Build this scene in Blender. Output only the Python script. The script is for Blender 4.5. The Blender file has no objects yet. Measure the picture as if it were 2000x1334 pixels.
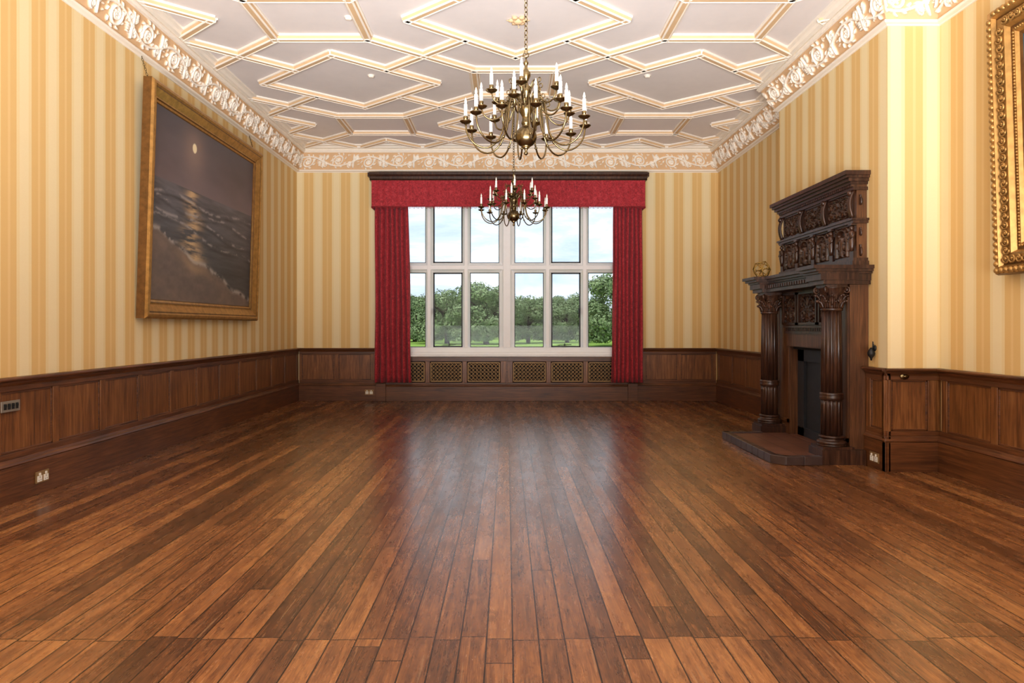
import bpy, bmesh, math, random
import numpy as np
from mathutils import Vector, Matrix
random.seed(4); np.random.seed(4)
sc=bpy.context.scene
try:
    sc.view_settings.view_transform='Standard'; sc.view_settings.look='None'
except Exception as e: print(e)
pi=math.pi
# ---------------- dimensions
F=1333.33
XL,XR,XN,XB=-3.69,3.717,3.90,3.43      # left wall, right recess, right near wall, chimney breast face
YB,YF=12.0,-2.6                        # window wall, wall behind the camera
B0,B1=6.15,8.60                        # chimney breast extents
ZC=4.43
# ---------------- materials
def nt(name):
    m=bpy.data.materials.new(name); m.use_nodes=True
    t=m.node_tree; b=t.nodes['Principled BSDF']; return m,t,b
class N:
    def __init__(s,t): s.t=t
    def new(s,ty,**k):
        n=s.t.nodes.new(ty)
        for a,v in k.items(): setattr(n,a,v)
        return n
    def link(s,a,b): s.t.links.new(a,b)
    def m(s,op,a,b=None,c=None):
        n=s.new('ShaderNodeMath',operation=op)
        for i,v in enumerate((a,b,c)):
            if v is None: continue
            if isinstance(v,(int,float)): n.inputs[i].default_value=v
            else: s.link(v,n.inputs[i])
        return n.outputs[0]
    def pos(s): return s.new('ShaderNodeNewGeometry').outputs['Position']
    def sep(s,v):
        n=s.new('ShaderNodeSeparateXYZ'); s.link(v,n.inputs[0]); return n.outputs
    def comb(s,x,y,z):
        n=s.new('ShaderNodeCombineXYZ')
        for i,v in enumerate((x,y,z)):
            if isinstance(v,(int,float)): n.inputs[i].default_value=v
            else: s.link(v,n.inputs[i])
        return n.outputs[0]
    def scale(s,v,sx,sy,sz):
        n=s.new('ShaderNodeMapping'); s.link(v,n.inputs[0]); n.inputs['Scale'].default_value=(sx,sy,sz); return n.outputs[0]
    def noise(s,v,sc=1,det=4,rough=.6,dist=0):
        n=s.new('ShaderNodeTexNoise'); s.link(v,n.inputs['Vector'])
        n.inputs['Scale'].default_value=sc;n.inputs['Detail'].default_value=det;n.inputs['Roughness'].default_value=rough;n.inputs['Distortion'].default_value=dist
        return n.outputs['Fac']
    def ramp(s,f,st,interp='LINEAR'):
        n=s.new('ShaderNodeValToRGB'); s.link(f,n.inputs[0]); cr=n.color_ramp; cr.interpolation=interp
        while len(cr.elements)<len(st): cr.elements.new(.5)
        for e,(p,c) in zip(cr.elements,st): e.position=p; e.color=(c[0],c[1],c[2],1)
        return n.outputs[0]
    def mix(s,f,a,b,bt='MIX'):
        n=s.new('ShaderNodeMix',data_type='RGBA',blend_type=bt)
        for i,v in ((0,f),(6,a),(7,b)):
            if isinstance(v,(int,float)): n.inputs[i].default_value=v
            elif isinstance(v,tuple): n.inputs[i].default_value=(v[0],v[1],v[2],1)
            else: s.link(v,n.inputs[i])
        return n.outputs[2]
    def bump(s,h,b,st=.3,d=.01):
        n=s.new('ShaderNodeBump'); s.link(h,n.inputs['Height']); n.inputs['Strength'].default_value=st; n.inputs['Distance'].default_value=d
        s.link(n.outputs[0],b.inputs['Normal'])
def srgb(h):
    h=h.lstrip('#'); c=[int(h[i:i+2],16)/255 for i in (0,2,4)]
    return tuple(x/12.92 if x<=.04045 else ((x+.055)/1.055)**2.4 for x in c)
def plain(name,col,rough=.5,metal=0,var=.12,ns=20,bump=.1,spec=None):
    m,t,b=nt(name); n=N(t); f=n.noise(n.pos(),ns,4)
    c1=tuple(c*(1-var) for c in col); c2=tuple(min(1,c*(1+var)) for c in col)
    n.link(n.ramp(f,[(.3,c1),(.7,c2)]),b.inputs['Base Color'])
    b.inputs['Roughness'].default_value=rough; b.inputs['Metallic'].default_value=metal
    if spec is not None: b.inputs['Specular IOR Level'].default_value=spec
    if bump: n.bump(f,b,bump,.003)
    return m
def wood(name,c0,c1,c2,vertical=True,rough=.38,st=.25):
    m,t,b=nt(name); n=N(t); p=n.pos()
    v=n.scale(p,38,38,2.2) if vertical else n.scale(p,2.2,2.2,45)
    g=n.noise(v,1,6,.65,.4); v2=n.scale(p,160,160,7) if vertical else n.scale(p,6,6,170)
    g2=n.noise(v2,1,2,.5); lar=n.noise(p,1.7,2)
    f=n.m('ADD',n.m('MULTIPLY',g,.65),n.m('ADD',n.m('MULTIPLY',g2,.2),n.m('MULTIPLY',lar,.2)))
    n.link(n.ramp(f,[(.36,c0),(.52,c1),(.68,c2)]),b.inputs['Base Color'])
    b.inputs['Roughness'].default_value=rough
    n.bump(f,b,st,.004); return m
W_PANV=wood('oak_panel_vertical',srgb('#44250f'),srgb('#744621'),srgb('#976437'))
W_PANH=wood('oak_panel_horizontal',srgb('#341a0c'),srgb('#5b3419'),srgb('#7a4a28'),vertical=False)
W_DARK=wood('carved_oak_dark',srgb('#180c07'),srgb('#351e13'),srgb('#593a28'),rough=.32)
W_JAMB=wood('oak_jamb',srgb('#331c0f'),srgb('#573620'),srgb('#754d2e'),rough=.36)
def wallpaper():
    m,t,b=nt('striped_wallpaper'); n=N(t); p=n.pos(); s=n.sep(p)
    u=n.m('ADD',s[0],s[1]); f=n.m('FRACT',n.m('DIVIDE',n.m('ADD',u,19.84),.325))  # offset puts a dark stripe on the breast end as painted shade
    D=srgb('#deb97a');E=srgb('#e4c388');G=srgb('#e9d4a2');H=srgb('#ecdbb0')
    c=n.ramp(f,[(0,D),(.22,E),(.30,D),(.5,G),(.60,H),(.90,G)],'CONSTANT')
    fine=n.noise(n.scale(p,1,1,1),240,3,.7)
    c=n.mix(n.m('MULTIPLY',n.m('SUBTRACT',fine,.35),.28),c,srgb('#d0a660'))
    big=n.noise(n.scale(p,40,40,60),1,2); c=n.mix(n.m('MULTIPLY',big,.08),c,srgb('#dab06c'))
    n.link(c,b.inputs['Base Color']); b.inputs['Roughness'].default_value=.7; b.inputs['Specular IOR Level'].default_value=.25
    n.bump(fine,b,.15,.002); return m
M_WALL=wallpaper()
def floor_mat():
    m,t,b=nt('oak_floorboards'); n=N(t); p=n.pos(); s=n.sep(p)
    xw=n.m('DIVIDE',n.m('ADD',s[0],10.02),.108); row=n.m('FLOOR',xw); fr=n.m('FRACT',xw)
    wn=n.new('ShaderNodeTexWhiteNoise',noise_dimensions='1D'); n.link(row,wn.inputs['W'])
    jit=n.m('MULTIPLY',wn.outputs['Value'],.05)
    near=n.m('LESS_THAN',n.m('ADD',s[1],jit),2.87)
    yy=n.m('DIVIDE',n.m('ADD',n.m('ADD',s[1],30),n.m('MULTIPLY',wn.outputs['Value'],9.7)),n.m('ADD',3.6,n.m('MULTIPLY',wn.outputs['Value'],2.1)))
    seg=n.m('ADD',n.m('FLOOR',yy),n.m('MULTIPLY',near,57)); fy=n.m('FRACT',yy)
    w2=n.new('ShaderNodeTexWhiteNoise',noise_dimensions='2D'); n.link(n.comb(row,seg,0),w2.inputs['Vector'])
    r=w2.outputs['Value']
    gv=n.comb(n.m('ADD',n.m('MULTIPLY',s[0],34),n.m('MULTIPLY',r,50)),n.m('ADD',n.m('MULTIPLY',s[1],1.5),n.m('MULTIPLY',r,31)),0)
    g=n.noise(gv,1,6,.72,.9)
    gf=n.noise(n.comb(n.m('MULTIPLY',s[0],230),n.m('MULTIPLY',s[1],12),r),1,3,.6)
    big=n.noise(n.scale(p,.9,.45,1),1,3,.6)
    mott=n.noise(n.comb(n.m('ADD',n.m('MULTIPLY',s[0],9),n.m('MULTIPLY',r,20)),n.m('MULTIPLY',s[1],4),0),1,4,.7)
    f=n.m('ADD',n.m('ADD',n.m('MULTIPLY',r,.24),n.m('MULTIPLY',g,.72)),n.m('ADD',n.m('MULTIPLY',gf,.46),n.m('MULTIPLY',big,.34)))
    f=n.m('SUBTRACT',n.m('ADD',f,n.m('MULTIPLY',mott,.36)),.575)
    c=n.ramp(f,[(.16,srgb('#2a150b')),(.36,srgb('#533018')),(.5,srgb('#744726')),(.64,srgb('#935f34')),(.84,srgb('#b48047'))])
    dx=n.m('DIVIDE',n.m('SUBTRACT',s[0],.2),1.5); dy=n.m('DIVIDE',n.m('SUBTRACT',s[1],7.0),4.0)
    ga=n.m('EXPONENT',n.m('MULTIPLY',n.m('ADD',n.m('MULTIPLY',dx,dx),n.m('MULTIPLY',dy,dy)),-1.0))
    wear_refl=n.noise(n.scale(p,3,.8,1),1,4,.7)
    c=n.mix(n.m('MULTIPLY',n.m('MULTIPLY',ga,wear_refl),.85),c,srgb('#6f594c'))  # grey centre: board wear plus window reflection painted into the colour
    st=n.noise(n.scale(p,7,2.2,1),1,5,.75); stm=n.m('MULTIPLY',n.m('GREATER_THAN',st,.62),.34)
    c=n.mix(stm,c,srgb('#28140b'))
    sc1=n.noise(n.comb(n.m('MULTIPLY',s[0],90),n.m('MULTIPLY',n.m('ADD',s[1],n.m('MULTIPLY',s[0],.35)),3),3),1,2,.4)
    c=n.mix(n.m('MULTIPLY',n.m('GREATER_THAN',sc1,.68),.25),c,srgb('#b08c66'))
    e=n.m('MINIMUM',fr,n.m('SUBTRACT',1,fr)); gap=n.m('LESS_THAN',e,n.m('ADD',.016,n.m('MULTIPLY',mott,.026)))
    ey=n.m('LESS_THAN',fy,.0012); hd=n.m('LESS_THAN',n.m('ABSOLUTE',n.m('SUBTRACT',n.m('ADD',s[1],jit),2.87)),.003)
    gg=n.m('MAXIMUM',n.m('MAXIMUM',gap,ey),hd)
    c=n.mix(n.m('MULTIPLY',gg,.9),c,srgb('#140904'))
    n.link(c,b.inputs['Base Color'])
    ro=n.m('ADD',.13,n.m('MULTIPLY',n.noise(n.scale(p,9,1.8,1),1,5,.75),.28)); n.link(ro,b.inputs['Roughness'])
    b.inputs['Specular IOR Level'].default_value=.55
    h=n.m('SUBTRACT',n.m('ADD',n.m('MULTIPLY',g,.3),n.m('MULTIPLY',r,.25)),n.m('MULTIPLY',gg,1.2))
    n.bump(h,b,.22,.003); return m
M_FLOOR=floor_mat()
M_CEIL=plain('ceiling_plaster',srgb('#e6deda'),.85,0,.02,6,.03)
M_RIB=plain('rib_plaster_cream',srgb('#f6ecdd'),.7,0,.02,8,.03)
M_RIBT=plain('rib_plaster_tan',srgb('#dab88e'),.7,0,.05,8,.03)
M_STONE=plain('window_white_stone',srgb('#fbfaf9'),.6,0,.02,9,.05)
M_CASE=plain('casement_metal',srgb('#2b2a2a'),.45,.6,.05)
M_BRASS=plain('antique_brass',srgb('#7c6c4d'),.27,1,.22,30,.05)
M_GRILLE=plain('brass_grille',srgb('#9a7b50'),.45,.4,.1)
M_GOLD=plain('gilt_frame',srgb('#b0864a'),.36,.65,.25,18,.15)
M_GOLDD=plain('gilt_dark',srgb('#75522a'),.42,.6,.25,18,.15)
M_CANDLE=plain('candle_ivory',srgb('#fbf9f4'),.5,0,.02)
M_DARKV=plain('dark_void',srgb('#120c08'),.9,0,.1)
M_SLATE=plain('slate_black',srgb('#25272c'),.5,0,.2,12,.1)
M_SOCK=plain('socket_white',srgb('#efece2'),.4,0,.02)
M_BLACK=plain('black_plastic',srgb('#141414'),.4,0,.05)
M_TRUNK=plain('bark',srgb('#3a2e22'),.9,0,.2)
def fabric():
    m,t,b=nt('red_damask_fabric'); n=N(t); p=n.pos()
    a=n.noise(p,26,3,.6,1.4); k=n.noise(p,300,2)
    f=n.m('ADD',n.m('MULTIPLY',a,.7),n.m('MULTIPLY',k,.3))
    n.link(n.ramp(f,[(.38,srgb('#7e101b')),(.5,srgb('#a31927')),(.62,srgb('#bd363f'))]),b.inputs['Base Color'])
    b.inputs['Roughness'].default_value=.75; b.inputs['Sheen Weight'].default_value=.1; n.bump(f,b,.25,.004); return m
M_RED=fabric()
def vcol(name,rough=.7,metal=0):
    m,t,b=nt(name); n=N(t); a=n.new('ShaderNodeAttribute',attribute_name='Col')
    n.link(a.outputs['Color'],b.inputs['Base Color']); b.inputs['Roughness'].default_value=rough; return m
M_FRIEZE=vcol('frieze_plaster_painted',.75); M_ART=vcol('oil_on_canvas',.45)
def tiles():
    m,t,b=nt('hearth_tiles'); n=N(t); p=n.pos()
    br=n.new('ShaderNodeTexBrick'); n.link(p,br.inputs['Vector']); br.inputs['Scale'].default_value=1
    br.inputs['Color1'].default_value=(*srgb('#663e2d'),1);br.inputs['Color2'].default_value=(*srgb('#724937'),1);br.inputs['Mortar'].default_value=(*srgb('#3f2921'),1)
    br.inputs['Brick Width'].default_value=.2;br.inputs['Row Height'].default_value=.2;br.inputs['Mortar Size'].default_value=.006;br.offset=0
    n.link(br.outputs[0],b.inputs['Base Color']); b.inputs['Roughness'].default_value=.4; return m
M_TILE=tiles(); M_KERB=plain('glazed_kerb_tile',srgb('#41322f'),.3,0,.2,20)
def leafm():
    m,t,b=nt('tree_foliage'); n=N(t); p=n.pos(); f=n.noise(p,1.4,5,.75)
    c=n.ramp(f,[(.3,srgb('#465839')),(.5,srgb('#6f815a')),(.7,srgb('#9cab84'))]); n.link(c,b.inputs['Base Color'])
    b.inputs['Roughness'].default_value=.8; b.inputs['Specular IOR Level'].default_value=.05; return m
M_LEAF=leafm()
M_GRASS=plain('lawn_grass',srgb('#86a350'),1,0,.12,3,.0,0.0)
def glass():
    m=bpy.data.materials.new('window_glass'); m.use_nodes=True; t=m.node_tree; t.nodes.clear(); n=N(t)
    o=n.new('ShaderNodeOutputMaterial'); a=n.new('ShaderNodeBsdfTransparent'); g=n.new('ShaderNodeBsdfGlossy'); g.inputs['Roughness'].default_value=.0
    x=n.new('ShaderNodeMixShader'); x.inputs[0].default_value=.006; n.link(a.outputs[0],x.inputs[1]); n.link(g.outputs[0],x.inputs[2]); n.link(x.outputs[0],o.inputs[0]); return m
M_GLASS=glass()
# ---------------- mesh builder
class MB:
    def __init__(s): s.v=[];s.f=[];s.m=[];s.s=[];s.c=None
    def add(s,vs,fs,mat=0,smooth=False,M=None):
        o=len(s.v)
        if M is not None: vs=[tuple(M@Vector(v)) for v in vs]
        s.v.extend([tuple(v) for v in vs]); s.f.extend([tuple(i+o for i in f) for f in fs])
        s.m.extend([mat]*len(fs)); s.s.extend([smooth]*len(fs))
    def box(s,x0,x1,y0,y1,z0,z1,mat=0,M=None):
        vs=[(x,y,z) for x in (x0,x1) for y in (y0,y1) for z in (z0,z1)]
        s.add(vs,[(0,1,3,2),(4,6,7,5),(0,4,5,1),(2,3,7,6),(0,2,6,4),(1,5,7,3)],mat,False,M)
    def prism(s,poly,a,b,axis='z',mat=0,M=None):
        n=len(poly); 
        def P(p,t): return (p[0],p[1],t) if axis=='z' else ((t,p[0],p[1]) if axis=='x' else (p[0],t,p[1]))
        vs=[P(p,a) for p in poly]+[P(p,b) for p in poly]
        fs=[tuple(range(n))[::-1],tuple(range(n,2*n))]+[(i,(i+1)%n,n+(i+1)%n,n+i) for i in range(n)]
        s.add(vs,fs,mat,False,M)
    def lathe(s,prof,c=(0,0,0),seg=24,mat=0,smooth=True,fn=None,M=None,sx=1,sy=1):
        vs=[];fs=[]
        for r,z in prof:
            for k in range(seg):
                a=2*pi*k/seg; rr=r*(fn(a,z) if fn else 1)
                vs.append((c[0]+rr*math.cos(a)*sx,c[1]+rr*math.sin(a)*sy,c[2]+z))
        n=len(prof)
        for i in range(n-1):
            for k in range(seg):
                k2=(k+1)%seg; fs.append((i*seg+k,i*seg+k2,(i+1)*seg+k2,(i+1)*seg+k))
        fs.append(tuple(range(seg))[::-1]); fs.append(tuple((n-1)*seg+k for k in range(seg)))
        s.add(vs,fs,mat,smooth,M)
    def sphere(s,c,r,mat=0,seg=12,rings=8,sx=1,sy=1,sz=1,M=None):
        s.lathe([(max(1e-4,r*math.sin(pi*i/rings)),-r*sz*math.cos(pi*i/rings)) for i in range(rings+1)],c,seg,mat,True,None,M,sx,sy)
    def tube(s,pts,r,seg=8,mat=0,closed=False,M=None):
        P=[Vector(p) for p in pts]; n=len(P)
        R=r if isinstance(r,(list,tuple)) else [r]*n
        T=[]
        for i in range(n):
            a=P[(i-1)%n] if (closed or i>0) else P[i]; b=P[(i+1)%n] if (closed or i<n-1) else P[i]
            T.append((b-a).normalized())
        u=T[0].orthogonal().normalized(); vs=[]
        for i in range(n):
            u=(u-T[i]*u.dot(T[i])).normalized(); w=T[i].cross(u)
            for k in range(seg):
                a=2*pi*k/seg; vs.append(tuple(P[i]+(u*math.cos(a)+w*math.sin(a))*R[i]))
        fs=[]
        for i in range(n if closed else n-1):
            j=(i+1)%n
            for k in range(seg):
                k2=(k+1)%seg; fs.append((i*seg+k,i*seg+k2,j*seg+k2,j*seg+k))
        if not closed: fs.append(tuple(range(seg))[::-1]); fs.append(tuple((n-1)*seg+k for k in range(seg)))
        s.add(vs,fs,mat,True,M)
    def grid(s,P,mat=0,smooth=True):   # P: array (a,b,3)
        a,b,_=P.shape; o=len(s.v); s.v.extend(map(tuple,P.reshape(-1,3).tolist()))
        for i in range(a-1):
            for j in range(b-1):
                s.f.append((o+i*b+j,o+i*b+j+1,o+(i+1)*b+j+1,o+(i+1)*b+j))
        k=(a-1)*(b-1); s.m.extend([mat]*k); s.s.extend([smooth]*k)
    def build(s,name,mats,parent=None,bevel=0,recalc=True,col=None):
        V=np.array(s.v); mn=V.min(0);mx=V.max(0); o=np.array([(mn[0]+mx[0])/2,(mn[1]+mx[1])/2,mn[2]])
        me=bpy.data.meshes.new(name); me.from_pydata((V-o).tolist(),[],s.f)
        for m in mats: me.materials.append(m)
        me.polygons.foreach_set('material_index',s.m); me.polygons.foreach_set('use_smooth',s.s)
        if recalc:
            bm=bmesh.new(); bm.from_mesh(me); bmesh.ops.recalc_face_normals(bm,faces=bm.faces); bm.to_mesh(me); bm.free()
        if col is not None:
            at=me.color_attributes.new('Col','FLOAT_COLOR','POINT'); at.data.foreach_set('color',np.asarray(col,dtype=np.float32).ravel())
        me.update(); ob=bpy.data.objects.new(name,me); ob.location=o.tolist(); sc.collection.objects.link(ob)
        if bevel:
            b=ob.modifiers.new('bevel','BEVEL'); b.width=bevel; b.segments=2; b.limit_method='ANGLE'
        if parent: 
            ob.parent=parent; ob.location=(Vector(o.tolist())-parent.location)
        return ob
def empty(name,loc=(0,0,0)):
    e=bpy.data.objects.new(name,None); e.location=loc; sc.collection.objects.link(e); return e
def frameM(origin,u,v):
    u=Vector(u);v=Vector(v); M=Matrix.Identity(4)
    for i in range(3): M[i][0]=u[i];M[i][1]=v[i];M[i][2]=(0,0,1)[i];M[i][3]=origin[i]
    return M
ML=frameM((XL,0,0),(0,1,0),(1,0,0)); MBk=frameM((0,YB,0),(1,0,0),(0,-1,0)); MR=frameM((XR,0,0),(0,1,0),(-1,0,0))
MN=frameM((XN,0,0),(0,1,0),(-1,0,0)); MC=frameM((XB,0,0),(0,1,0),(-1,0,0)); MCn=frameM((0,B0,0),(1,0,0),(0,-1,0)); MCf=frameM((0,B1,0),(1,0,0),(0,1,0))
MF=frameM((0,YF,0),(1,0,0),(0,1,0))
# ---------------- shell
def boxobj(name,b,mat):
    m=MB(); m.box(*b); return m.build(name,[mat])
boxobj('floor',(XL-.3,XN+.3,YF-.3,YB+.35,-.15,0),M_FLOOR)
boxobj('ceiling',(XL-.3,XN+.3,YF-.3,YB+.35,ZC,ZC+.2),M_CEIL)
boxobj('wall_left',(XL-.3,XL,YF-.3,YB,0,ZC),M_WALL)
m=MB(); m.box(XN,XN+.3,YF,B0,0,ZC); m.box(XR,XN+.3,B1,YB,0,ZC); m.build('wall_right',[M_WALL])
boxobj('wall_chimney_breast',(XB,XN+.3,B0,B1,0,ZC),M_WALL)
boxobj('wall_front',(XL,XN+.3,YF-.3,YF,0,ZC),M_WALL)
WX,WZ0,WZ1=2.10,.80,3.62
m=MB(); m.box(XL-.3,-WX,YB,YB+.35,0,ZC); m.box(WX,XN+.3,YB,YB+.35,0,ZC); m.box(-WX,WX,YB,YB+.35,0,WZ0); m.box(-WX,WX,YB,YB+.35,WZ1,ZC)
m.build('wall_back',[M_WALL])
# ---------------- path for mouldings
PATH=[(XL,YF),(XL,YB),(XR,YB),(XR,B1),(XB,B1),(XB,B0),(XN,B0),(XN,YF)]
def offs(path,d):
    out=[];n=len(path)
    def nrm(a,b):
        t=Vector((b[0]-a[0],b[1]-a[1])).normalized(); return Vector((t.y,-t.x))
    for i in range(n):
        ns=[]
        if i>0: ns.append(nrm(path[i-1],path[i]))
        if i<n-1: ns.append(nrm(path[i],path[i+1]))
        if len(ns)==1: o=ns[0]*d
        else:
            k=1+ns[0].dot(ns[1]); o=(ns[0]+ns[1])*(d/k)
        out.append((path[i][0]+o.x,path[i][1]+o.y))
    return out
def sweep(mb,path,prof,mat=0):
    n=len(path); vs=[]
    for d,z in prof:
        for p in offs(path,d): vs.append((p[0],p[1],z))
    fs=[(i*n+k,i*n+k+1,(i+1)*n+k+1,(i+1)*n+k) for i in range(len(prof)-1) for k in range(n-1)]
    mb.add(vs,fs,mat)
def arc(c,r,a0,a1,n=6): return [(c[0]+r*math.cos(math.radians(a0+(a1-a0)*i/n)),c[1]+r*math.sin(math.radians(a0+(a1-a0)*i/n))) for i in range(n+1)]
m=MB()
FD0,FZ0,FD1,FZ1=.035,4.055,.17,4.315
low=[(0,4.005),(.015,4.005),(.02,4.015),(.045,4.02)]+arc((.045,4.035),.015,-90,90)+[(.03,4.052),(FD0,FZ0)]
top=[(FD1,FZ1),(FD1+.02,FZ1),(FD1+.02,FZ1+.015)]+arc((FD1+.02,FZ1+.035),.02,-80,80)+[(FD1+.03,FZ1+.06),(FD1+.075,FZ1+.065),(FD1+.09,FZ1+.09),(FD1+.13,FZ1+.095),(FD1+.135,ZC+.001)]
sweep(m,PATH,low); sweep(m,PATH,top)
m.build('trim_cornice_moulding',[M_RIB],recalc=False)
# ---------------- ornament tile
def raster(U,V,strokes,period=None):
    H=np.zeros_like(U)
    for pts,w,amp in strokes:
        pts=np.asarray(pts); w=np.broadcast_to(np.asarray(w,dtype=float),(len(pts),))
        for sh in ((0,) if period is None else (-period,0,period)):
            D=np.sqrt((U[...,None]-pts[:,0]-sh)**2+(V[...,None]-pts[:,1])**2)/w
            h=np.sqrt(np.clip(1-D**2,0,1)).max(-1)*amp
            H=np.maximum(H,h)
    return H
def spiral(cx,cy,r0,r1,a0,turns,n=70):
    t=np.linspace(0,1,n); r=r0+(r1-r0)*t**.85; a=a0+turns*2*pi*t
    return np.stack([cx+r*np.cos(a),cy+r*np.sin(a)],1)
def leaf(x,y,ang,L,w,bend=0,n=10):
    t=np.linspace(0,1,n); a=ang+bend*t; 
    px=x+np.cumsum(np.cos(a))*L/n; py=y+np.cumsum(np.sin(a))*L/n
    return np.stack([px,py],1), w*np.sin(pi*np.clip(.12+.86*t,0,1))+.0012
def rosette(S,x,y,r,k=6):
    for i in range(k):
        a=2*pi*i/k; p,w=leaf(x+.25*r*math.cos(a),y+.25*r*math.sin(a),a,r*.8,r*.28); S.append((p,w,.8))
    S.append((np.array([[x,y]]),r*.32,1.0))
def frieze_tile(P=1.08,Hh=.29,nu=180,nv=40):
    S=[]; t=np.linspace(0,1,90); c=Hh/2
    S.append((np.stack([t*P,c+.078*np.sin(2*pi*t)],1),.014,.9))
    for cx,cy,sg in ((.25*P,c-.012,-1),(.75*P,c+.012,1)):
        S.append((spiral(cx,cy,.100,.032,(pi*.15 if sg<0 else pi*1.15),1.55*(-1)),np.linspace(.016,.009,70),1.0))
        rosette(S,cx,cy,.040)
        for k in range(9):
            a=2*pi*k/9+.2; p,w=leaf(cx+.105*math.cos(a),cy+.1*math.sin(a),a+.5,.055,.012,1.1); S.append((p,w,.75))
    for cx,cy,sg in ((0.0,c,1),(.5*P,c,-1)):
        for q in (-1,1):
            S.append((spiral(cx+q*.058,cy+sg*.062*q,.045,.01,pi/2*q,1.2*q,40),.0105,.9))
            p,w=leaf(cx,cy,pi/2*q,.125,.02,.35); S.append((p,w,.9))
            for k in range(4):
                p,w=leaf(cx+q*.02,cy+q*(.02+.02*k),q*.4+(pi if q<0 else 0),.09-.012*k,.010,.8); S.append((p,w,.7))
        for k in range(7):
            a=2*pi*k/7; S.append((np.array([[cx+.020*math.cos(a),cy+.020*math.sin(a)]]),.0115,.95))
        S.append((np.array([[cx,cy]]),.012,1.1))
    rs=np.random.RandomState(3)
    for k in range(22):
        x=rs.rand()*P; y=.03+rs.rand()*(Hh-.06); p,w=leaf(x,y,rs.rand()*6.28,.05,.008,rs.uniform(-1.5,1.5)); S.append((p,w,.45))
    U,V=np.meshgrid(np.arange(nu)/nu*P,np.linspace(0,Hh,nv),indexing='ij')
    H=raster(U,V,S,P); H[:,0]=0;H[:,-1]=0
    return H,P
TH,TP=frieze_tile()
Hh=math.hypot(FD1-FD0,FZ1-FZ0); du=np.array([(FD1-FD0)/Hh,(FZ1-FZ0)/Hh]); nrmv=np.array([du[1],-du[0]])
m=MB(); cols=[]
nu,nv=TH.shape; step=TP/nu
oA=offs(PATH,FD0); oB=offs(PATH,FD1)
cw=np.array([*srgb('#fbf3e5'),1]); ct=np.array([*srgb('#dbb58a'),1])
for i in range(len(PATH)-1):
    a=np.array(PATH[i]);b=np.array(PATH[i+1]); L=np.linalg.norm(b-a); t2=(b-a)/L; nn=np.array([t2[1],-t2[0]])
    k=max(4,int(round(L/step))); idx=np.arange(k+1)
    off=(0 if i in (0,) else int(nu*.13*i)); 
    Hs=TH[(idx+off)%nu,:].copy(); fade=np.ones(k+1); fade[0]=fade[-1]=0; Hs*=fade[:,None]
    tt=(idx/k)[:,None,None]; ww=np.linspace(0,1,nv)[None,:,None]
    A=np.array(oA);B=np.array(oB)
    pa=A[i]*(1-tt)+A[i+1]*tt; pb=B[i]*(1-tt)+B[i+1]*tt; XY=pa*(1-ww)+pb*ww
    Z=FZ0+(FZ1-FZ0)*ww+0*tt
    amp=.034
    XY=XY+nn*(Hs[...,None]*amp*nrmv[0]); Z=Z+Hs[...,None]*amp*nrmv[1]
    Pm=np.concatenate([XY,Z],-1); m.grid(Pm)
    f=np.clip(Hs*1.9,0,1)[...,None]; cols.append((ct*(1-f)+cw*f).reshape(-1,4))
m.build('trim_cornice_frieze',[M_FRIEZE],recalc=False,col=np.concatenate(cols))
# ---------------- ceiling ribs
def clipseg(p,q,x0,x1,y0,y1):
    dx,dy=q[0]-p[0],q[1]-p[1]; t0,t1=0,1
    for pp,qq in ((-dx,p[0]-x0),(dx,x1-p[0]),(-dy,p[1]-y0),(dy,y1-p[1])):
        if abs(pp)<1e-9:
            if qq<0: return None
        else:
            r=qq/pp
            if pp<0: t0=max(t0,r)
            else: t1=min(t1,r)
    if t1-t0<.02: return None
    return (p[0]+dx*t0,p[1]+dy*t0),(p[0]+dx*t1,p[1]+dy*t1)
segs=set()
def sg(a,b):
    c=clipseg(a,b,-3.5,3.6,YF+.1,11.84)
    if c: segs.add((tuple(round(x,3) for x in c[0]),tuple(round(x,3) for x in c[1])))
PX,PY,HW,HH_,RW,RH=2.1,1.8,1.1,.93,.5,.45
for i in range(-3,4):
    for k in range(-8,8):
        cx=.1+PX*i; cy=6.9+PY*k; 
        if (i+k)%2==0:
            V4=[(cx-HW,cy),(cx,cy-HH_),(cx+HW,cy),(cx,cy+HH_)]
            for j in range(4): sg(V4[j],V4[(j+1)%4])
            for q in (1,-1): sg((cx+HW/2,cy+q*HH_/2),(cx+PX-HW/2,cy+q*(PY-HH_/2)))
        else:
            V4=[(cx-RW,cy-RH),(cx+RW,cy-RH),(cx+RW,cy+RH),(cx-RW,cy+RH)]
            for j in range(4): sg(V4[j],V4[(j+1)%4])
            for q in (1,-1): sg((cx+RW,cy+q*RH),(cx+PX-RW,cy+q*(PY-RH)))
m=MB()
half=[(.068,0),(.068,-.014),(.060,-.020),(.052,-.020),(.046,-.046),(.038,-.056),(.030,-.058),(.024,-.051)]
prof=half+[(-a,b) for a,b in reversed(half)]
for j,(a,b) in enumerate(sorted(segs)):
    d=Vector((b[0]-a[0],b[1]-a[1])).normalized(); nn=Vector((-d.y,d.x)); e=.03; z0=ZC-.0006*(j%3)
    A=(a[0]-d.x*e,a[1]-d.y*e);B=(b[0]+d.x*e,b[1]+d.y*e); n=len(prof)
    vs=[(A[0]+nn.x*w,A[1]+nn.y*w,z0+z) for w,z in prof]+[(B[0]+nn.x*w,B[1]+nn.y*w,z0+z) for w,z in prof]
    for k in range(n-1):
        m.add([vs[k],vs[k+1],vs[n+k+1],vs[n+k]],[(0,1,2,3)],1 if k in (3,7,11) else 0)
    m.add(vs,[tuple(range(n)),tuple(range(n,2*n))],0)
m.build('ceiling_plaster_ribs',[M_RIB,M_RIBT],recalc=False)
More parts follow.
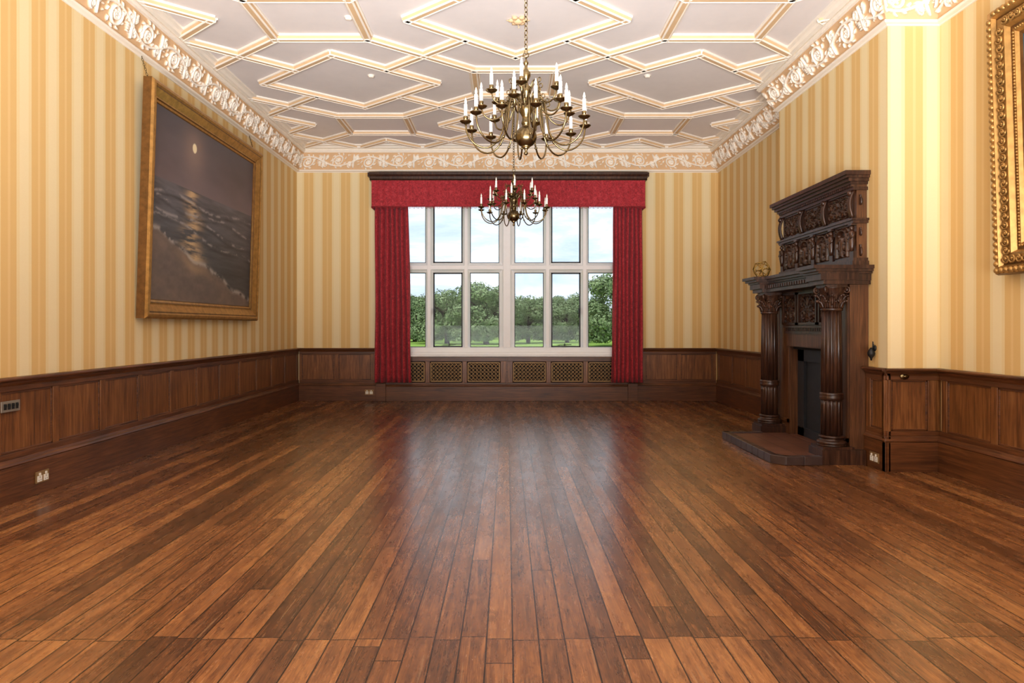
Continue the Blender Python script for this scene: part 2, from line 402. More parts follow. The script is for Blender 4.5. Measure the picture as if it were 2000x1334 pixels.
# ---------------- wainscot
def wains(name,M,u0,u1,edges,zt=.925,caps=True):
    m=MB(); H=1;V=0
    m.box(u0,u1,0,.018,0,zt-.02,V,M)
    m.box(u0,u1,0,.050,0,.265,H,M)
    m.prism([(0,.265),(.050,.265),(.058,.275),(.052,.292),(.040,.302),(.036,.32),(0,.32)],u0,u1,'x',H,M)
    m.box(u0,u1,0,.034,.32,.365,H,M); m.box(u0,u1,0,.034,.82,zt-.03,H,M)
    m.prism([(0,zt-.065),(.036,zt-.065),(.050,zt-.045),(.055,zt-.03),(.075,zt-.025),(.08,zt-.012),(.075,zt),(0,zt)],u0,u1,'x',H,M)
    for e in edges: m.box(max(u0,e-.036),min(u1,e+.036),0,.0335,.365,.82,V,M)
    E=sorted(edges)
    for a,b in zip(E[:-1],E[1:]):
        a+=.036;b-=.036
        if b-a<.1: continue
        for (p,q,r,s_) in ((a,a+.016,.365,.82),(b-.016,b,.365,.82),(a,b,.365,.381),(a,b,.804,.82)): m.box(p,q,0,.027,r,s_,1,M)
    return m.build(name,[W_PANV,W_PANH],bevel=.003)
wains('trim_wainscot_left',ML,YF,YB,[11.94-.64*k for k in range(23)])
wains('trim_wainscot_back_left',MBk,XL+.05,-2.13,[-3.63,-2.99,-2.35,-2.17])
wains('trim_wainscot_back_right',MBk,2.13,XR-.05,[2.17,2.40,3.02,3.64])
wains('trim_wainscot_right_recess',MR,B1,YB,[8.66,9.3,9.94,10.58,11.22,11.92])
wains('trim_wainscot_right',MN,YF,B0-.05,[6.04-.62*k for k in range(14)])
wains('trim_wainscot_breast_end',MCn,XB-.05,XN,[XB-.02,XN-.09])
wains('trim_wainscot_breast_front',MC,B0-.05,6.46,[B0,6.42])
wains('trim_wainscot_breast_far',MC,8.22,B1,[8.25,8.57])
wains('trim_wainscot_front',MF,XL,XN,[XL+.1+.64*k for k in range(12)])
# radiator cover under window
m=MB(); M=frameM((0,YB-.002,0),(1,0,0),(0,-1,0))
m.box(-2.125,2.125,0,.014,0,.76,2,M)
m.box(-2.125,2.125,0,.055,0,.25,1,M); m.prism([(0,.25),(.055,.25),(.062,.262),(.05,.285),(0,.285)],-2.125,2.125,'x',1,M)
m.box(-2.125,2.125,0,.04,.285,.32,1,M); m.box(-2.125,2.125,0,.04,.69,.77,1,M)
gx=[(-2.0,-1.43),(-1.35,-.78),(-.70,-.11),(.10,.69),(.77,1.34),(1.42,2.0)]
prev=-2.125
for a,b in gx+[(2.125,2.125)]:
    m.box(prev,a,0,.04,.32,.69,0,M); prev=b
m.box(-.012,.012,0,.05,.285,.77,1,M)
m.build('radiator_cover',[W_PANV,W_PANH,M_DARKV],bevel=.003)
m=MB()
for x in (-2.20,2.20): m.box(x-.085,x+.085,.052,.10,0,.31,1,M)
m.build('trim_skirting_posts',[W_PANV,W_PANH],bevel=.003)
m=MB()
for a,b in gx:
    z0,z1=.335,.675; a2,b2=a+.012,b-.012
    for (p,q,r,s_) in ((a2,a2+.012,z0,z1),(b2-.012,b2,z0,z1),(a2,b2,z0,z0+.012),(a2,b2,z1-.012,z1)): m.box(p,q,.02,.036,r,s_,0,M)
    st=.066; h=.0034
    for sgn in (1,-1):
        k0=int((a2-1)/st)-10
        for k in range(k0,k0+90):
            p=(k*st,z0) if sgn>0 else (k*st,z1); q=(p[0]+(z1-z0),z1) if sgn>0 else (p[0]+(z1-z0),z0)
            cs=clipseg(p,q,a2,b2,z0,z1)
            if not cs: continue
            (x0,y0),(x1,y1)=cs; d=Vector((x1-x0,y1-y0)).normalized(); w=Vector((-d.y,d.x))*h
            vv=.024 if sgn>0 else .0275
            m.add([(x0+w.x,vv,y0+w.y),(x1+w.x,vv,y1+w.y),(x1-w.x,vv,y1-w.y),(x0-w.x,vv,y0-w.y),(x0+w.x,vv+.004,y0+w.y),(x1+w.x,vv+.004,y1+w.y),(x1-w.x,vv+.004,y1-w.y),(x0-w.x,vv+.004,y0-w.y)],[(0,1,2,3),(4,5,6,7),(0,1,5,4),(2,3,7,6)],0,False,M)
    for i in range(int((b2-a2)/.066)):
        for j in range(5):
            c0=(a2+.042+i*.066,z0+.035+j*.066)
            m.tube([(c0[0]+.017*math.cos(t),.030,c0[1]+.017*math.sin(t)) for t in np.linspace(0,2*pi,11)[:-1]],.003,4,0,True,M)
m.build('radiator_grille',[M_GRILLE],recalc=False)
# ---------------- window
m=MB(); y0,y1=YB+.06,YB+.26
m.box(-WX,WX,YB-.075,YB+.3,WZ0-.025,WZ0+.01); m.box(-WX,WX,YB-.03,YB+.3,WZ0+.01,WZ0+.05)
m.box(-WX,WX,y0,y1,WZ0+.03,.935); m.box(-WX,WX,y0,y1,3.5,WZ1)
def mull(x,w,a,b):
    m.prism([(x-w,y0+.06),(x-w*.62,y0+.02),(x-w*.45,y0-.02),(x+w*.45,y0-.02),(x+w*.62,y0+.02),(x+w,y0+.06),(x+w,y1),(x-w,y1)],a,b,'z')
for x,w in ((0,.135),(-.72,.066),(.72,.066),(-1.375,.066),(1.375,.066),(-2.06,.07),(2.06,.07)): mull(x,w,.93,3.52)
zt=2.345
m.prism([(y0+.06,zt-.085),(y0+.02,zt-.05),(y0-.015,zt-.035),(y0-.015,zt+.035),(y0+.02,zt+.05),(y0+.06,zt+.085),(y1,zt+.085),(y1,zt-.085)],-WX,WX,'x')
win=empty('window_1',(0,YB+.15,WZ0))
m.build('stone_mullions',[M_STONE],win,bevel=.006)
m=MB(); g=MB()
lights=[(-1.99,-1.441),(-1.309,-.786),(-.654,-.135),(.135,.654),(.786,1.309),(1.441,1.99)]
for i,(a,b) in enumerate(lights):
    for (c,d) in ((.935,zt-.085),(zt+.085,3.5)):
        t=.024 if (i in (1,4)) else .012; yy=YB+.14
        for (p,q,r,s_) in ((a,a+t,c,d),(b-t,b,c,d),(a,b,c,c+t),(a,b,d-t,d)): m.box(p,q,yy,yy+.03,r,s_)
        g.box(a,b,yy+.012,yy+.016,c,d)
for x,sx in ((-1.28,1),(1.28,-1)):
    m.box(x-.012,x+.012,YB+.09,YB+.14,1.53,1.63); m.tube([(x,YB+.09,1.60),(x,YB+.07,1.57),(x+sx*.01,YB+.07,1.47)],.009,6)
    m.box(x*.8-.01,x*.8+.01,YB+.10,YB+.14,.95,1.0); m.tube([(x*.8-.12,YB+.10,.97),(x*.8+.12,YB+.10,.98)],.007,6)
m.build('casement_frames',[M_CASE],win); g.build('glass_panes',[M_GLASS],win)
# ---------------- pelmet + curtains
pel=empty('window_pelmet',(0,11.8,3.34))
m=MB()
x0,x1=-2.345,2.395
prof=[(11.66,3.80),(11.65,3.815),(11.64,3.83),(11.64,3.86),(11.615,3.875),(11.60,3.90),(11.60,3.93),(11.985,3.93),(11.985,3.80)]
m.prism(prof,x0,x1,'x'); m.box(x0-.03,x0+.0,11.63,11.98,3.86,3.93); m.box(x1,x1+.03,11.63,11.98,3.86,3.93)
m.box(x0+.03,x1-.03,11.69,11.985,3.76,3.80)
m.build('pelmet_moulding',[W_DARK],pel,bevel=.003)
m=MB(); nx=300; nz=8
path=[(x0+.03,11.98)]+[(x0+.03,11.67)]+[(x0+.03+(x1-x0-.06)*i/nx,11.67-.004*math.sin(i*.9)) for i in range(1,nx)]+[(x1-.03,11.67),(x1-.03,11.98)]
P=np.array([[(p[0],p[1],3.35+.46*j/nz) for j in range(nz+1)] for p in path]); m.grid(P,0,False)
P2=P.copy(); P2[:,:,1]+=.012; m.grid(P2,0,False)
for i in range(0,len(path)-1):      # fringe
    a,b=path[i],path[i+1]; L=math.hypot(b[0]-a[0],b[1]-a[1]); k=max(1,int(L/.016))
    for j in range(k):
        x=a[0]+(b[0]-a[0])*j/k;y=a[1]+(b[1]-a[1])*j/k; l=.028+.008*math.sin(x*90)
        m.tube([(x,y-.004,3.352),(x+.002,y-.005,3.352-l)],[.004,.006],4)
m.tube([(x0+.03,11.664,3.355),(x1-.03,11.664,3.355)],.007,6)
m.build('pelmet_valance',[M_RED],pel,recalc=False)
def curtain(name,xt0,xt1,xb0,xb1,seed):
    n=170; nz=26; folds=7
    P=np.zeros((n+1,nz+1,3))
    for i in range(n+1):
        u=i/n
        for j in range(nz+1):
            w=j/nz; z=.335+(3.42-.335)*w; a=xb0+(xt0-xb0)*w**.7; b=xb1+(xt1-xb1)*w**.7
            uu=u+.012*math.sin(7*w+seed+u*9)
            am=.065*(.75+.25*math.sin(3*w+i*.05)); ph_=2*pi*folds*uu+.8*math.sin(5*u+seed)
            y=11.84+am*math.sin(ph_)+.02*math.sin(2*ph_+1)
            x=a+(b-a)*u+.016*math.sin(ph_*1+1.2)
            P[i,j]=(x,y,z)
    m=MB(); m.grid(P); ob=m.build(name,[M_RED],recalc=False); s=ob.modifiers.new('thick','SOLIDIFY'); s.thickness=.006
    return ob
curtain('curtain',-2.30,-1.72,-2.31,-1.66,1); curtain('curtain',1.83,2.33,1.80,2.35,5)
# ---------------- carved panels
def carve(mb,Y0,Y1,Z0,Z1,X,amp,kind,mat=0,res=.0065):
    W=Y1-Y0;H=Z1-Z0; nu=max(12,int(W/res)); nv=max(12,int(H/res)); S=[]; cx,cy=W/2,H/2
    r=min(W,H)
    if kind=='scroll':
        k=max(1,int(round(W/H))); w=W/k
        for i in range(k):
            x=w*(i+.5)
            for q in (-1,1):
                S.append((spiral(x+q*w*.24,cy+.16*H,min(w,H)*.2,.008,pi/2+q*pi/2,-q*1.4,50),r*.045,1))
                S.append((spiral(x+q*w*.24,cy-.2*H,min(w,H)*.2,.008,pi/2+q*pi/2,q*1.4,50),r*.045,1))
            rosette(S,x,cy,r*.15)
            for q in range(8):
                p,ww=leaf(x,cy,q*pi/4+.3,min(w,H)*.42,r*.045,.7); S.append((p,ww,.75))
    if kind=='arch':
        t=np.linspace(0,pi,40); rr=W*.36; base=H*.55
        S.append((np.stack([cx+rr*np.cos(t),base+rr*np.sin(t)],1),.014,1)); 
        for q in (-1,1): S.append((np.stack([np.full(30,cx+q*rr),np.linspace(.02,base,30)],1),.013,1))
        S.append((np.array([[cx,H*.62]]),.028,1.3)); p=np.stack([np.full(20,cx),np.linspace(H*.15,H*.52,20)],1); S.append((p,np.linspace(.02,.042,20),1.1))
        for q in (-1,1):
            p,ww=leaf(cx+q*.03,H*.48,-pi/2+q*.6,H*.25,.014,-q*.9); S.append((p,ww,1))
            p,ww=leaf(cx,H*.2,-pi/2+q*.5,H*.18,.02,0); S.append((p,ww,1))
            S.append((spiral(cx+q*W*.33,H*.88,.03,.006,0,1.3*q,30),.009,.9))
            p,ww=leaf(cx+q*.07,H*.2,pi/2,H*.25,.012,q*.6); S.append((p,ww,.6))
    rs=np.random.RandomState(int(abs(Y0*977+Z0*31))%9999)
    for i in range(int(W*H*520)+6):
        x=rs.rand()*W/2;y=rs.rand()*H;a=rs.rand()*6.28;bd=rs.uniform(-2,2)
        p,ww=leaf(x,y,a,.05,.008,bd); S.append((p,ww,.55)); p2=p.copy(); p2[:,0]=W-p2[:,0]; S.append((p2,ww,.55))
    U,V=np.meshgrid(np.linspace(0,W,nu),np.linspace(0,H,nv),indexing='ij'); Hm=raster(U,V,S); Hm[0]=Hm[-1]=0;Hm[:,0]=Hm[:,-1]=0
    P=np.stack([X-Hm*amp,Y0+U,Z0+V],-1); mb.grid(P,mat)
def frame_yz(mb,Y0,Y1,Z0,Z1,X0,X1,t,mat=0):
    for b in ((Y0,Y0+t,Z0,Z1),(Y1-t,Y1,Z0,Z1),(Y0,Y1,Z0,Z0+t),(Y0,Y1,Z1-t,Z1)): mb.box(X0,X1,*b,mat)
# ---------------- fireplace
fp=empty('carved_fireplace',(3.2,7.33,0))
m=MB(); c=MB()
XF=3.25
m.box(XF,XB-.002,6.47,6.86,0,1.72,1); m.box(XF,XB-.002,7.84,8.20,0,1.72,1); m.box(XF,XB-.002,6.86,7.84,1.07,1.72,1)
for a,b in ((6.47,6.86),(7.84,8.20)):
    frame_yz(m,a+.02,b-.02,.2,1.62,XF-.012,XF,.04,1)
m.box(XF-.03,XF,6.84,7.86,1.08,1.22,1); m.box(XF-.045,XF,6.80,7.90,1.22,1.25,0)
for i in range(26): m.box(XF-.04,XF,6.82+i*.041,6.842+i*.041,1.255,1.285,0)
m.box(XF-.05,XF,6.80,7.90,1.288,1.31,0)
for a,b in ((6.72,7.06),(7.10,7.56),(7.60,7.98)):
    frame_yz(m,a,b,1.32,1.68,XF-.035,XF,.025,0); carve(c,a+.02,b-.02,1.34,1.66,XF-.004,.03,'scroll')
m.box(3.02,XB-.002,6.43,8.25,1.70,1.735,0)
m.box(3.06,XB-.002,6.42,8.26,1.735,1.80,0)
for yc in (6.55,8.10):
    m.box(2.97,3.30,yc-.15,yc+.15,1.70,1.74,0); m.box(2.94,3.30,yc-.16,yc+.16,1.74,1.80,0)
def shelf(z0,z1,x,xm,e):
    m.prism([(xm,6.72+e*0),(x,6.72+e),(x,6.40-e),(XB-.002,6.40-e),(XB-.002,8.26+e),(x,8.26+e),(x,7.93-e),(xm,7.93-e)],z0,z1,'z',0)
shelf(1.80,1.82,2.92,3.04,.0); shelf(1.82,1.845,2.89,3.01,.02); shelf(1.845,1.878,2.86,2.98,.035)
for i in range(30): m.box(2.995,3.02,6.46+i*.061,6.49+i*.061,1.74,1.775,0)
def column(xc,yc):
    m.box(2.96,XB-.06,yc-.145,yc+.145,0,.14,0); m.box(2.975,XF+.02,yc-.13,yc+.13,.14,.165,0)
    zb=.165
    base=[(.128,zb),(.132,zb+.01)]+[(.118+.016*math.sin(a),zb+.03-.018*math.cos(a)) for a in np.linspace(.3,pi-.2,6)]+[(.112,zb+.052),(.104,zb+.062),(.104,zb+.072)]+[(.106+.010*math.sin(a),zb+.085-.011*math.cos(a)) for a in np.linspace(.2,pi-.2,5)]+[(.098,zb+.1)]
    m.lathe(base,(xc,yc,0),40)
    fl=lambda a,z:1-.095*max(0,math.cos(14*a))**.7
    m.lathe([(.098,zb+.1),(.097,.55),(.0965,.60)],(xc,yc,0),140,0,True,fl)
    m.lathe([(.098,.60),(.107,.607),(.107,.63),(.103,.64),(.106,.65),(.106,.665),(.096,.672)],(xc,yc,0),40)
    m.lathe([(.096,.672),(.094,1.1),(.088,1.45)],(xc,yc,0),140,0,True,fl)
    m.lathe([(.088,1.448),(.099,1.455),(.099,1.472),(.088,1.478),(.086,1.50),(.092,1.58),(.115,1.665),(.12,1.67)],(xc,yc,0),40)
    for row,(zz,hh,n,o) in enumerate(((1.475,.10,8,0),(1.50,.14,8,pi/8))):
        for k in range(n):
            a=2*pi*k/n+o; pts=[];r0=.090+row*.002
            for t in np.linspace(0,1,7):
                pts.append((r0+.03*t**3+.012*t,zz+hh*(t-.25*t**4)))
            for q in (-1,0,1):
                P_=[(xc+(r+.002)*math.cos(a+q*.22*(1-.5*i/6)),yc+(r+.002)*math.sin(a+q*.22*(1-.5*i/6)),z-abs(q)*.012*i/6) for i,(r,z) in enumerate(pts)]
                m.tube(P_,[.010,.012,.013,.013,.012,.011,.009],6)
            m.sphere((xc+(pts[-1][0]+.006)*math.cos(a),yc+(pts[-1][0]+.006)*math.sin(a),pts[-1][1]-.008),.013,0,8,6)
    for sx in (-1,1):
        for sy in (-1,1):
            d=Vector((sx,sy,0)).normalized(); pts=[]
            for t in np.linspace(0,1,22):
                aa=pi/2-t*2*pi*1.35; rr=.034*(1-.8*t)
                q=Vector((xc,yc,1.645))+d*(.135+rr*math.cos(aa))+Vector((0,0,rr*math.sin(aa))); pts.append(q)
            pts=[Vector((xc,yc,1.60))+d*.095]+pts[0:]
            m.tube(pts,[.010]*8+[.009]*(len(pts)-8),7)
            m.sphere(Vector((xc,yc,1.645))+d*.135,.012,0,8,6)
    m.prism([(xc+.135*math.cos(a)*(1.08 if k%2==0 else .82),yc+.135*math.sin(a)*(1.08 if k%2==0 else .82)) for k,a in enumerate([pi/4+pi/4*i for i in range(8)])],1.672,1.70,'z',0)
for yc in (6.55,8.10): column(3.115,yc)
m.box(XB-.06,XB-.003,6.86,7.84,0,1.07,2)
frame_yz(m,6.86,7.84,.0,1.07,XB-.09,XB-.06,.16,2)
m.box(XB-.14,XB-.12,6.86,7.84,1.045,1.07,3)
m.build('mantel_surround',[W_DARK,W_JAMB,M_SLATE,M_DARKV],fp,recalc=True)
m=MB(); XO=3.33
m.box(XO,XB-.002,6.50,8.22,1.878,2.66,1)
m.box(XO-.06,XB-.002,6.46,8.26,1.878,1.925,0); m.box(XO-.045,XB-.002,6.475,8.245,1.925,1.955,0)
m.box(XO-.05,XB-.002,6.47,8.25,2.285,2.31,0); m.box(XO-.065,XB-.002,6.455,8.265,2.31,2.33,0)
m.box(XO-.04,XB-.002,6.48,8.24,2.60,2.63,0)
for i in range(42): m.box(XO-.06,XO,6.49+i*.0415,6.512+i*.0415,2.632,2.655,0)
for (z0,z1,x,e) in ((2.655,2.68,.07,0),(2.68,2.71,.095,.02),(2.71,2.735,.12,.035),(2.735,2.775,.14,.05)):
    m.box(XO-x,XB-.002,6.48-e,8.24+e,z0,z1,0)
ys=[6.53+i*(1.66/4) for i in range(5)]
for i in range(4):
    a,b=ys[i]+.045,ys[i+1]-.045
    frame_yz(m,a,b,1.96,2.285,XO-.02,XO,.014,0); carve(c,a+.01,b-.01,1.965,2.28,XO-.003,.04,'arch')
for y in ys:      # small term figures
    X0=XO-.03
    m.box(XO-.035,XO,y-.035,y+.035,1.955,2.02,0)
    m.lathe([(.018,2.02),(.022,2.06),(.034,2.12),(.026,2.15),(.034,2.185),(.036,2.205),(.014,2.215),(.012,2.225)],(X0,y,0),16,0,True)
    m.sphere((X0-.003,y,2.243),.021,0,12,8,1,.9,1.2); m.sphere((X0-.022,y,2.241),.006,0,6,5)
    for q in (-1,1): m.tube([(X0,y+q*.034,2.20),(X0-.012,y+q*.042,2.165),(X0-.028,y+q*.022,2.14)],[.011,.010,.008],7)
    m.box(XO-.05,XO,y-.035,y+.035,2.268,2.285,0)
yt=[6.53,6.53+.55,6.53+1.11,6.53+1.66]
for i in range(3):
    a,b=yt[i]+.04,yt[i+1]-.04
    frame_yz(m,a,b,2.335,2.60,XO-.022,XO,.016,0); carve(c,a+.014,b-.014,2.35,2.585,XO-.003,.035,'scroll')
for y in yt:
    pts=[(XO-.02-.045*math.sin(t*pi*.9)*(1-.3*t),y,2.60-.26*t) for t in np.linspace(0,1,12)]
    for q in (-.018,0,.018): m.tube([(p[0],p[1]+q,p[2]) for p in pts],.013,7)
    m.sphere((XO-.05,y,2.575),.028,0,10,8); m.sphere((XO-.03,y,2.355),.022,0,10,8)
for y,q in ((6.50,-1),(8.22,1)):
    sp=spiral(0,0,.06,.012,pi/2,1.5*1,40)
    for zc,sc_ in ((2.02,1),(2.2,.7),(2.5,.9)):
        m.tube([(XO+.03,y+q*(.018+.5*max(0,p[0]*sc_)),zc+p[1]*sc_) for p in sp],.012,7)
m.build('overmantel',[W_DARK,W_JAMB],fp)
c.build('carved_reliefs',[W_DARK],fp,recalc=False)
# hearth
m=MB()
poly=[(3.24,6.70),(2.96,6.70),(2.96,6.40),(2.62,6.40),(2.52,6.50),(2.52,7.93),(2.96,7.94),(3.24,7.94)]
m.prism(poly,.003,.07,'z',0)
kp=[(2.955,6.385),(2.61,6.385),(2.505,6.49),(2.505,7.95),(2.955,7.95)]
def kerb(a,b,w=.075):
    a=Vector(a);b=Vector(b); d=(b-a).normalized(); nn=Vector((-d.y,d.x))
    L=(b-a).length; k=max(1,int(L/.15))
    for i in range(k):
        p=a+d*(L*i/k+.001);q=a+d*(L*(i+1)/k-.001); r=nn*-w
        m.prism([(p.x,p.y),(q.x,q.y),(q.x+r.x,q.y+r.y),(p.x+r.x,p.y+r.y)],0.001,.085,'z',1)
for a,b in zip(kp[:-1],kp[1:]): kerb(a,b)
m.box(XB-.19,XB-.095,6.87,7.83,.003,.07,0); m.build('hearth',[M_TILE,M_KERB],fp,bevel=.006)
# geometric ornament
m=MB(); bm=bmesh.new(); bmesh.ops.create_icosphere(bm,subdivisions=1,radius=.108); bm.verts.ensure_lookup_table()
Rm=Matrix.Rotation(.5,3,'Z')@Matrix.Rotation(.55,3,'X'); cc=Vector((3.03,8.12,1.878+.1))
pts=[Rm@v.co+cc for v in bm.verts]; zmin=min(p.z for p in pts); pts=[p+Vector((0,0,1.886-zmin)) for p in pts]
for e in bm.edges: m.tube([pts[e.verts[0].index],pts[e.verts[1].index]],.0055,6)
for p in pts: m.sphere(p,.007,0,6,5)
bm.free(); m.build('geometric_wire_ornament',[plain('gold_wire',srgb('#a8843c'),.35,.7,.1)])
# ---------------- paintings
def vnoise(U,V,fu,fv,seed,octs=4):
    rs=np.random.RandomState(seed); out=np.zeros_like(U); a=1;tot=0
    for o in range(octs):
        G=rs.rand(256,256); x=U*fu*2**o; y=V*fv*2**o; xi=np.floor(x).astype(int);yi=np.floor(y).astype(int); fx=x-xi;fy=y-yi
        fx=fx*fx*(3-2*fx);fy=fy*fy*(3-2*fy)
        g=lambda i,j:G[i%256,j%256]
        out+=a*(g(xi,yi)*(1-fx)*(1-fy)+g(xi+1,yi)*fx*(1-fy)+g(xi,yi+1)*(1-fx)*fy+g(xi+1,yi+1)*fx*fy); tot+=a; a*=.55
    return out/tot
def lerpc(a,b,f): return a*(1-f[...,None])+b*f[...,None]
C=lambda h:np.array(srgb(h))
def seascape(U,V):
    sky=lerpc(C('#736568'),C('#4d4951'),np.clip((V-.62)/.38,0,1)); n1=vnoise(U,V,3,6,1)
    sky=sky*(.7+.6*n1[...,None]); 
    d=np.hypot((U-.33)*1.4,V-.87); sky=sky+np.exp(-(d/.13)**2)[...,None]*C('#8a6a4c')*.5
    sea=lerpc(C('#36373b'),C('#5b595e'),np.clip((V-.2)/.43,0,1)); w=vnoise(U,V,7,46,2)
    sea=sea*(.35+1.3*w[...,None])
    refl=np.exp(-((U-.33-.02*np.sin(V*30))/(.045+.12*(.63-V)))**2)*np.clip((vnoise(U,V,10,60,3)-.36)*4,0,1)
    sea=lerpc(sea,C('#dcb684'),np.clip(refl*.8,0,1)*(V<.63))
    for k,v0 in enumerate((.56,.51,.45,.39)):
        cr=np.exp(-((V-v0-.02*np.sin(U*9+k*2)+.05*(U-.4)*k)/.008)**2)*np.clip((vnoise(U,V,22,40,9+k)-.45)*6,0,1)
        sea=lerpc(sea,C('#a09a98'),cr*.75)
        dk=np.exp(-((V-v0+.018-.02*np.sin(U*9+k*2)+.05*(U-.4)*k)/.010)**2)*np.clip((vnoise(U,V,6,9,39+k)-.3)*3,0,1); sea=sea*(1-.5*dk[...,None])
    img=np.where((V>.635)[...,None],sky,sea)
    sh=.37-.33*U+.012*np.sin(U*14)+.008*np.sin(U*31); sand=lerpc(C('#574a46'),C('#796557'),vnoise(U,V,6,10,5))*(.75+.5*vnoise(U,V,30,40,6,3)[...,None])
    b=np.clip((sh-V)/.015,0,1); img=lerpc(img,sand,b)
    foam=np.exp(-((V-sh)/.014)**2)*np.clip((vnoise(U,V,26,26,7)-.38)*5,0,1); img=lerpc(img,C('#aca39b'),foam*.8)
    wet=np.exp(-((V-sh+.04)/.03)**2)*np.exp(-((U-.36)/.13)**2); img=lerpc(img,C('#b08f68'),wet*.5)
    moon=np.clip((.030-np.hypot((U-.33)*1.4,V-.88))/.006,0,1); img=lerpc(img,C('#ffedc4'),moon)
    return img
def landscape(U,V):
    sky=lerpc(C('#4d7f8c'),C('#2c5162'),V)*(.6+.8*vnoise(U,V,3,4,21)[...,None]); g=lerpc(C('#33261a'),C('#7d6432'),vnoise(U,V,7,9,22))
    hill=.45+.12*np.sin(U*7+1)+.06*vnoise(U,V,9,9,23); img=lerpc(sky,g,np.clip((hill-V)/.03,0,1))
    tr=np.clip((vnoise(U,V,5,5,24)-.5)*5,0,1)*(V<.75); return lerpc(img,C('#1d2016'),tr*.8)
def painting(name,M,w,h,fn,prof,mats,orn=False,nu=380):
    root=empty(name,M.translation); 
    m=MB(); n=len(prof)
    for k in range(n-1):
        (d0,v0,mt),(d1,v1,_)=prof[k],prof[k+1]
        a=[(d0,v0,d0),(w-d0,v0,d0),(w-d0,v0,h-d0),(d0,v0,h-d0)]; b=[(d1,v1,d1),(w-d1,v1,d1),(w-d1,v1,h-d1),(d1,v1,h-d1)]
        m.add(a+b,[(i,(i+1)%4,4+(i+1)%4,4+i) for i in range(4)],mt,False,M)
    m.add([(0,0,0),(w,0,0),(w,0,h),(0,0,h)],[(0,1,2,3)],1,False,M)
    if orn:
        for (ins,step,r,v) in ((.035,.05,.024,.105),(.21,.024,.010,.055)):
            W2,H2=w-2*ins,h-2*ins
            for (ax,ay,bx,by,L) in ((ins,ins,w-ins,ins,W2),(ins,h-ins,w-ins,h-ins,W2),(ins,ins,ins,h-ins,H2),(w-ins,ins,w-ins,h-ins,H2)):
                k=int(L/step)
                for i in range(k): m.sphere((ax+(bx-ax)*i/k,v,ay+(by-ay)*i/k),r,0,8,6,M=M)
        ins=.12
        for (ax,ay,bx,by,L) in ((ins,ins,w-ins,ins,w),(ins,h-ins,w-ins,h-ins,w),(ins,ins,ins,h-ins,h),(w-ins,ins,w-ins,h-ins,h)):
            k=int(L/.07)
            for i in range(k):
                x,z=ax+(bx-ax)*i/k,ay+(by-ay)*i/k
                sp=spiral(0,0,.038,.008,i*pi,1.3*(1 if i%2 else -1),16); m.tube([(x+p[0],.095,z+p[1]) for p in sp],.009,5,0,False,M)
                m.sphere((x,.095,z),.013,0,6,5,M=M)
    fo=m.build('frame',mats,root,recalc=False)
    D=prof[-1][0]; vv=prof[-1][1]+.002; nv=int(nu*(h-2*D)/(w-2*D))
    U,V=np.meshgrid(np.linspace(0,1,nu),np.linspace(0,1,nv),indexing='ij'); img=fn(U,V)
    P=np.stack([D+U*(w-2*D),np.full_like(U,vv),D+V*(h-2*D)],-1); A=np.array(M)
    P=P@A[:3,:3].T+A[:3,3]
    m=MB(); m.grid(P); cc=np.concatenate([np.clip(img,0,1),np.ones_like(U)[...,None]],-1)
    m.build('canvas',[M_ART],root,recalc=False,col=cc.reshape(-1,4))
    return root
prof=[(0,0,1),(0,.05,1),(.0,.085,0),(.02,.105,0),(.045,.11,0),(.06,.095,1),(.075,.095,0),(.11,.075,0),(.145,.055,0),(.16,.058,1),(.17,.045,0),(.19,.04,1),(.20,.03,1)]
def leanM(base,u0,v0,z0): return base@Matrix.Translation((u0,v0,z0))@Matrix.Rotation(-math.radians(1.8),4,'X')
pL=painting('seascape_painting',leanM(ML,6.76,.015,1.385),3.05,2.40,seascape,prof,[M_GOLD,M_GOLDD])
profR=[(0,0,1),(0,.07,1),(.01,.10,0),(.06,.11,0),(.075,.08,1),(.09,.085,0),(.16,.085,0),(.18,.05,1),(.20,.05,0),(.225,.055,0),(.24,.03,1),(.27,.025,0)]
pR=painting('landscape_painting',leanM(MN,2.56,.015,1.70),2.74,2.03,landscape,profR,[M_GOLD,M_GOLDD],orn=True)
def chain(mb,p0,p1,L=.03,r=.0028,w=.009,mat=0):
    p0=Vector(p0);p1=Vector(p1); D=(p1-p0); n=max(1,int(D.length/(L*.78))); d=D.normalized(); u=d.orthogonal().normalized(); v=d.cross(u)
    for i in range(n):
        c_=p0+D*((i+.5)/n); s_=u if i%2 else v
        mb.tube([c_+d*(L/2*math.cos(a))+s_*(w*math.sin(a)) for a in np.linspace(0,2*pi,11)[:-1]],r,5,mat,True)
for par,pts in ((pL,[((XL+.03,6.84,4.01),(XL+.10,6.84,3.77)),((XL+.03,9.7,4.01),(XL+.10,9.7,3.77))]),(pR,[((XN-.03,5.0,4.01),(XN-.10,5.0,3.72)),((XN-.03,3.1,4.01),(XN-.10,3.1,3.72))])):
    m=MB()
    for a,b in pts: chain(m,a,b)
    m.build('hanging_chain',[M_BRASS],par)
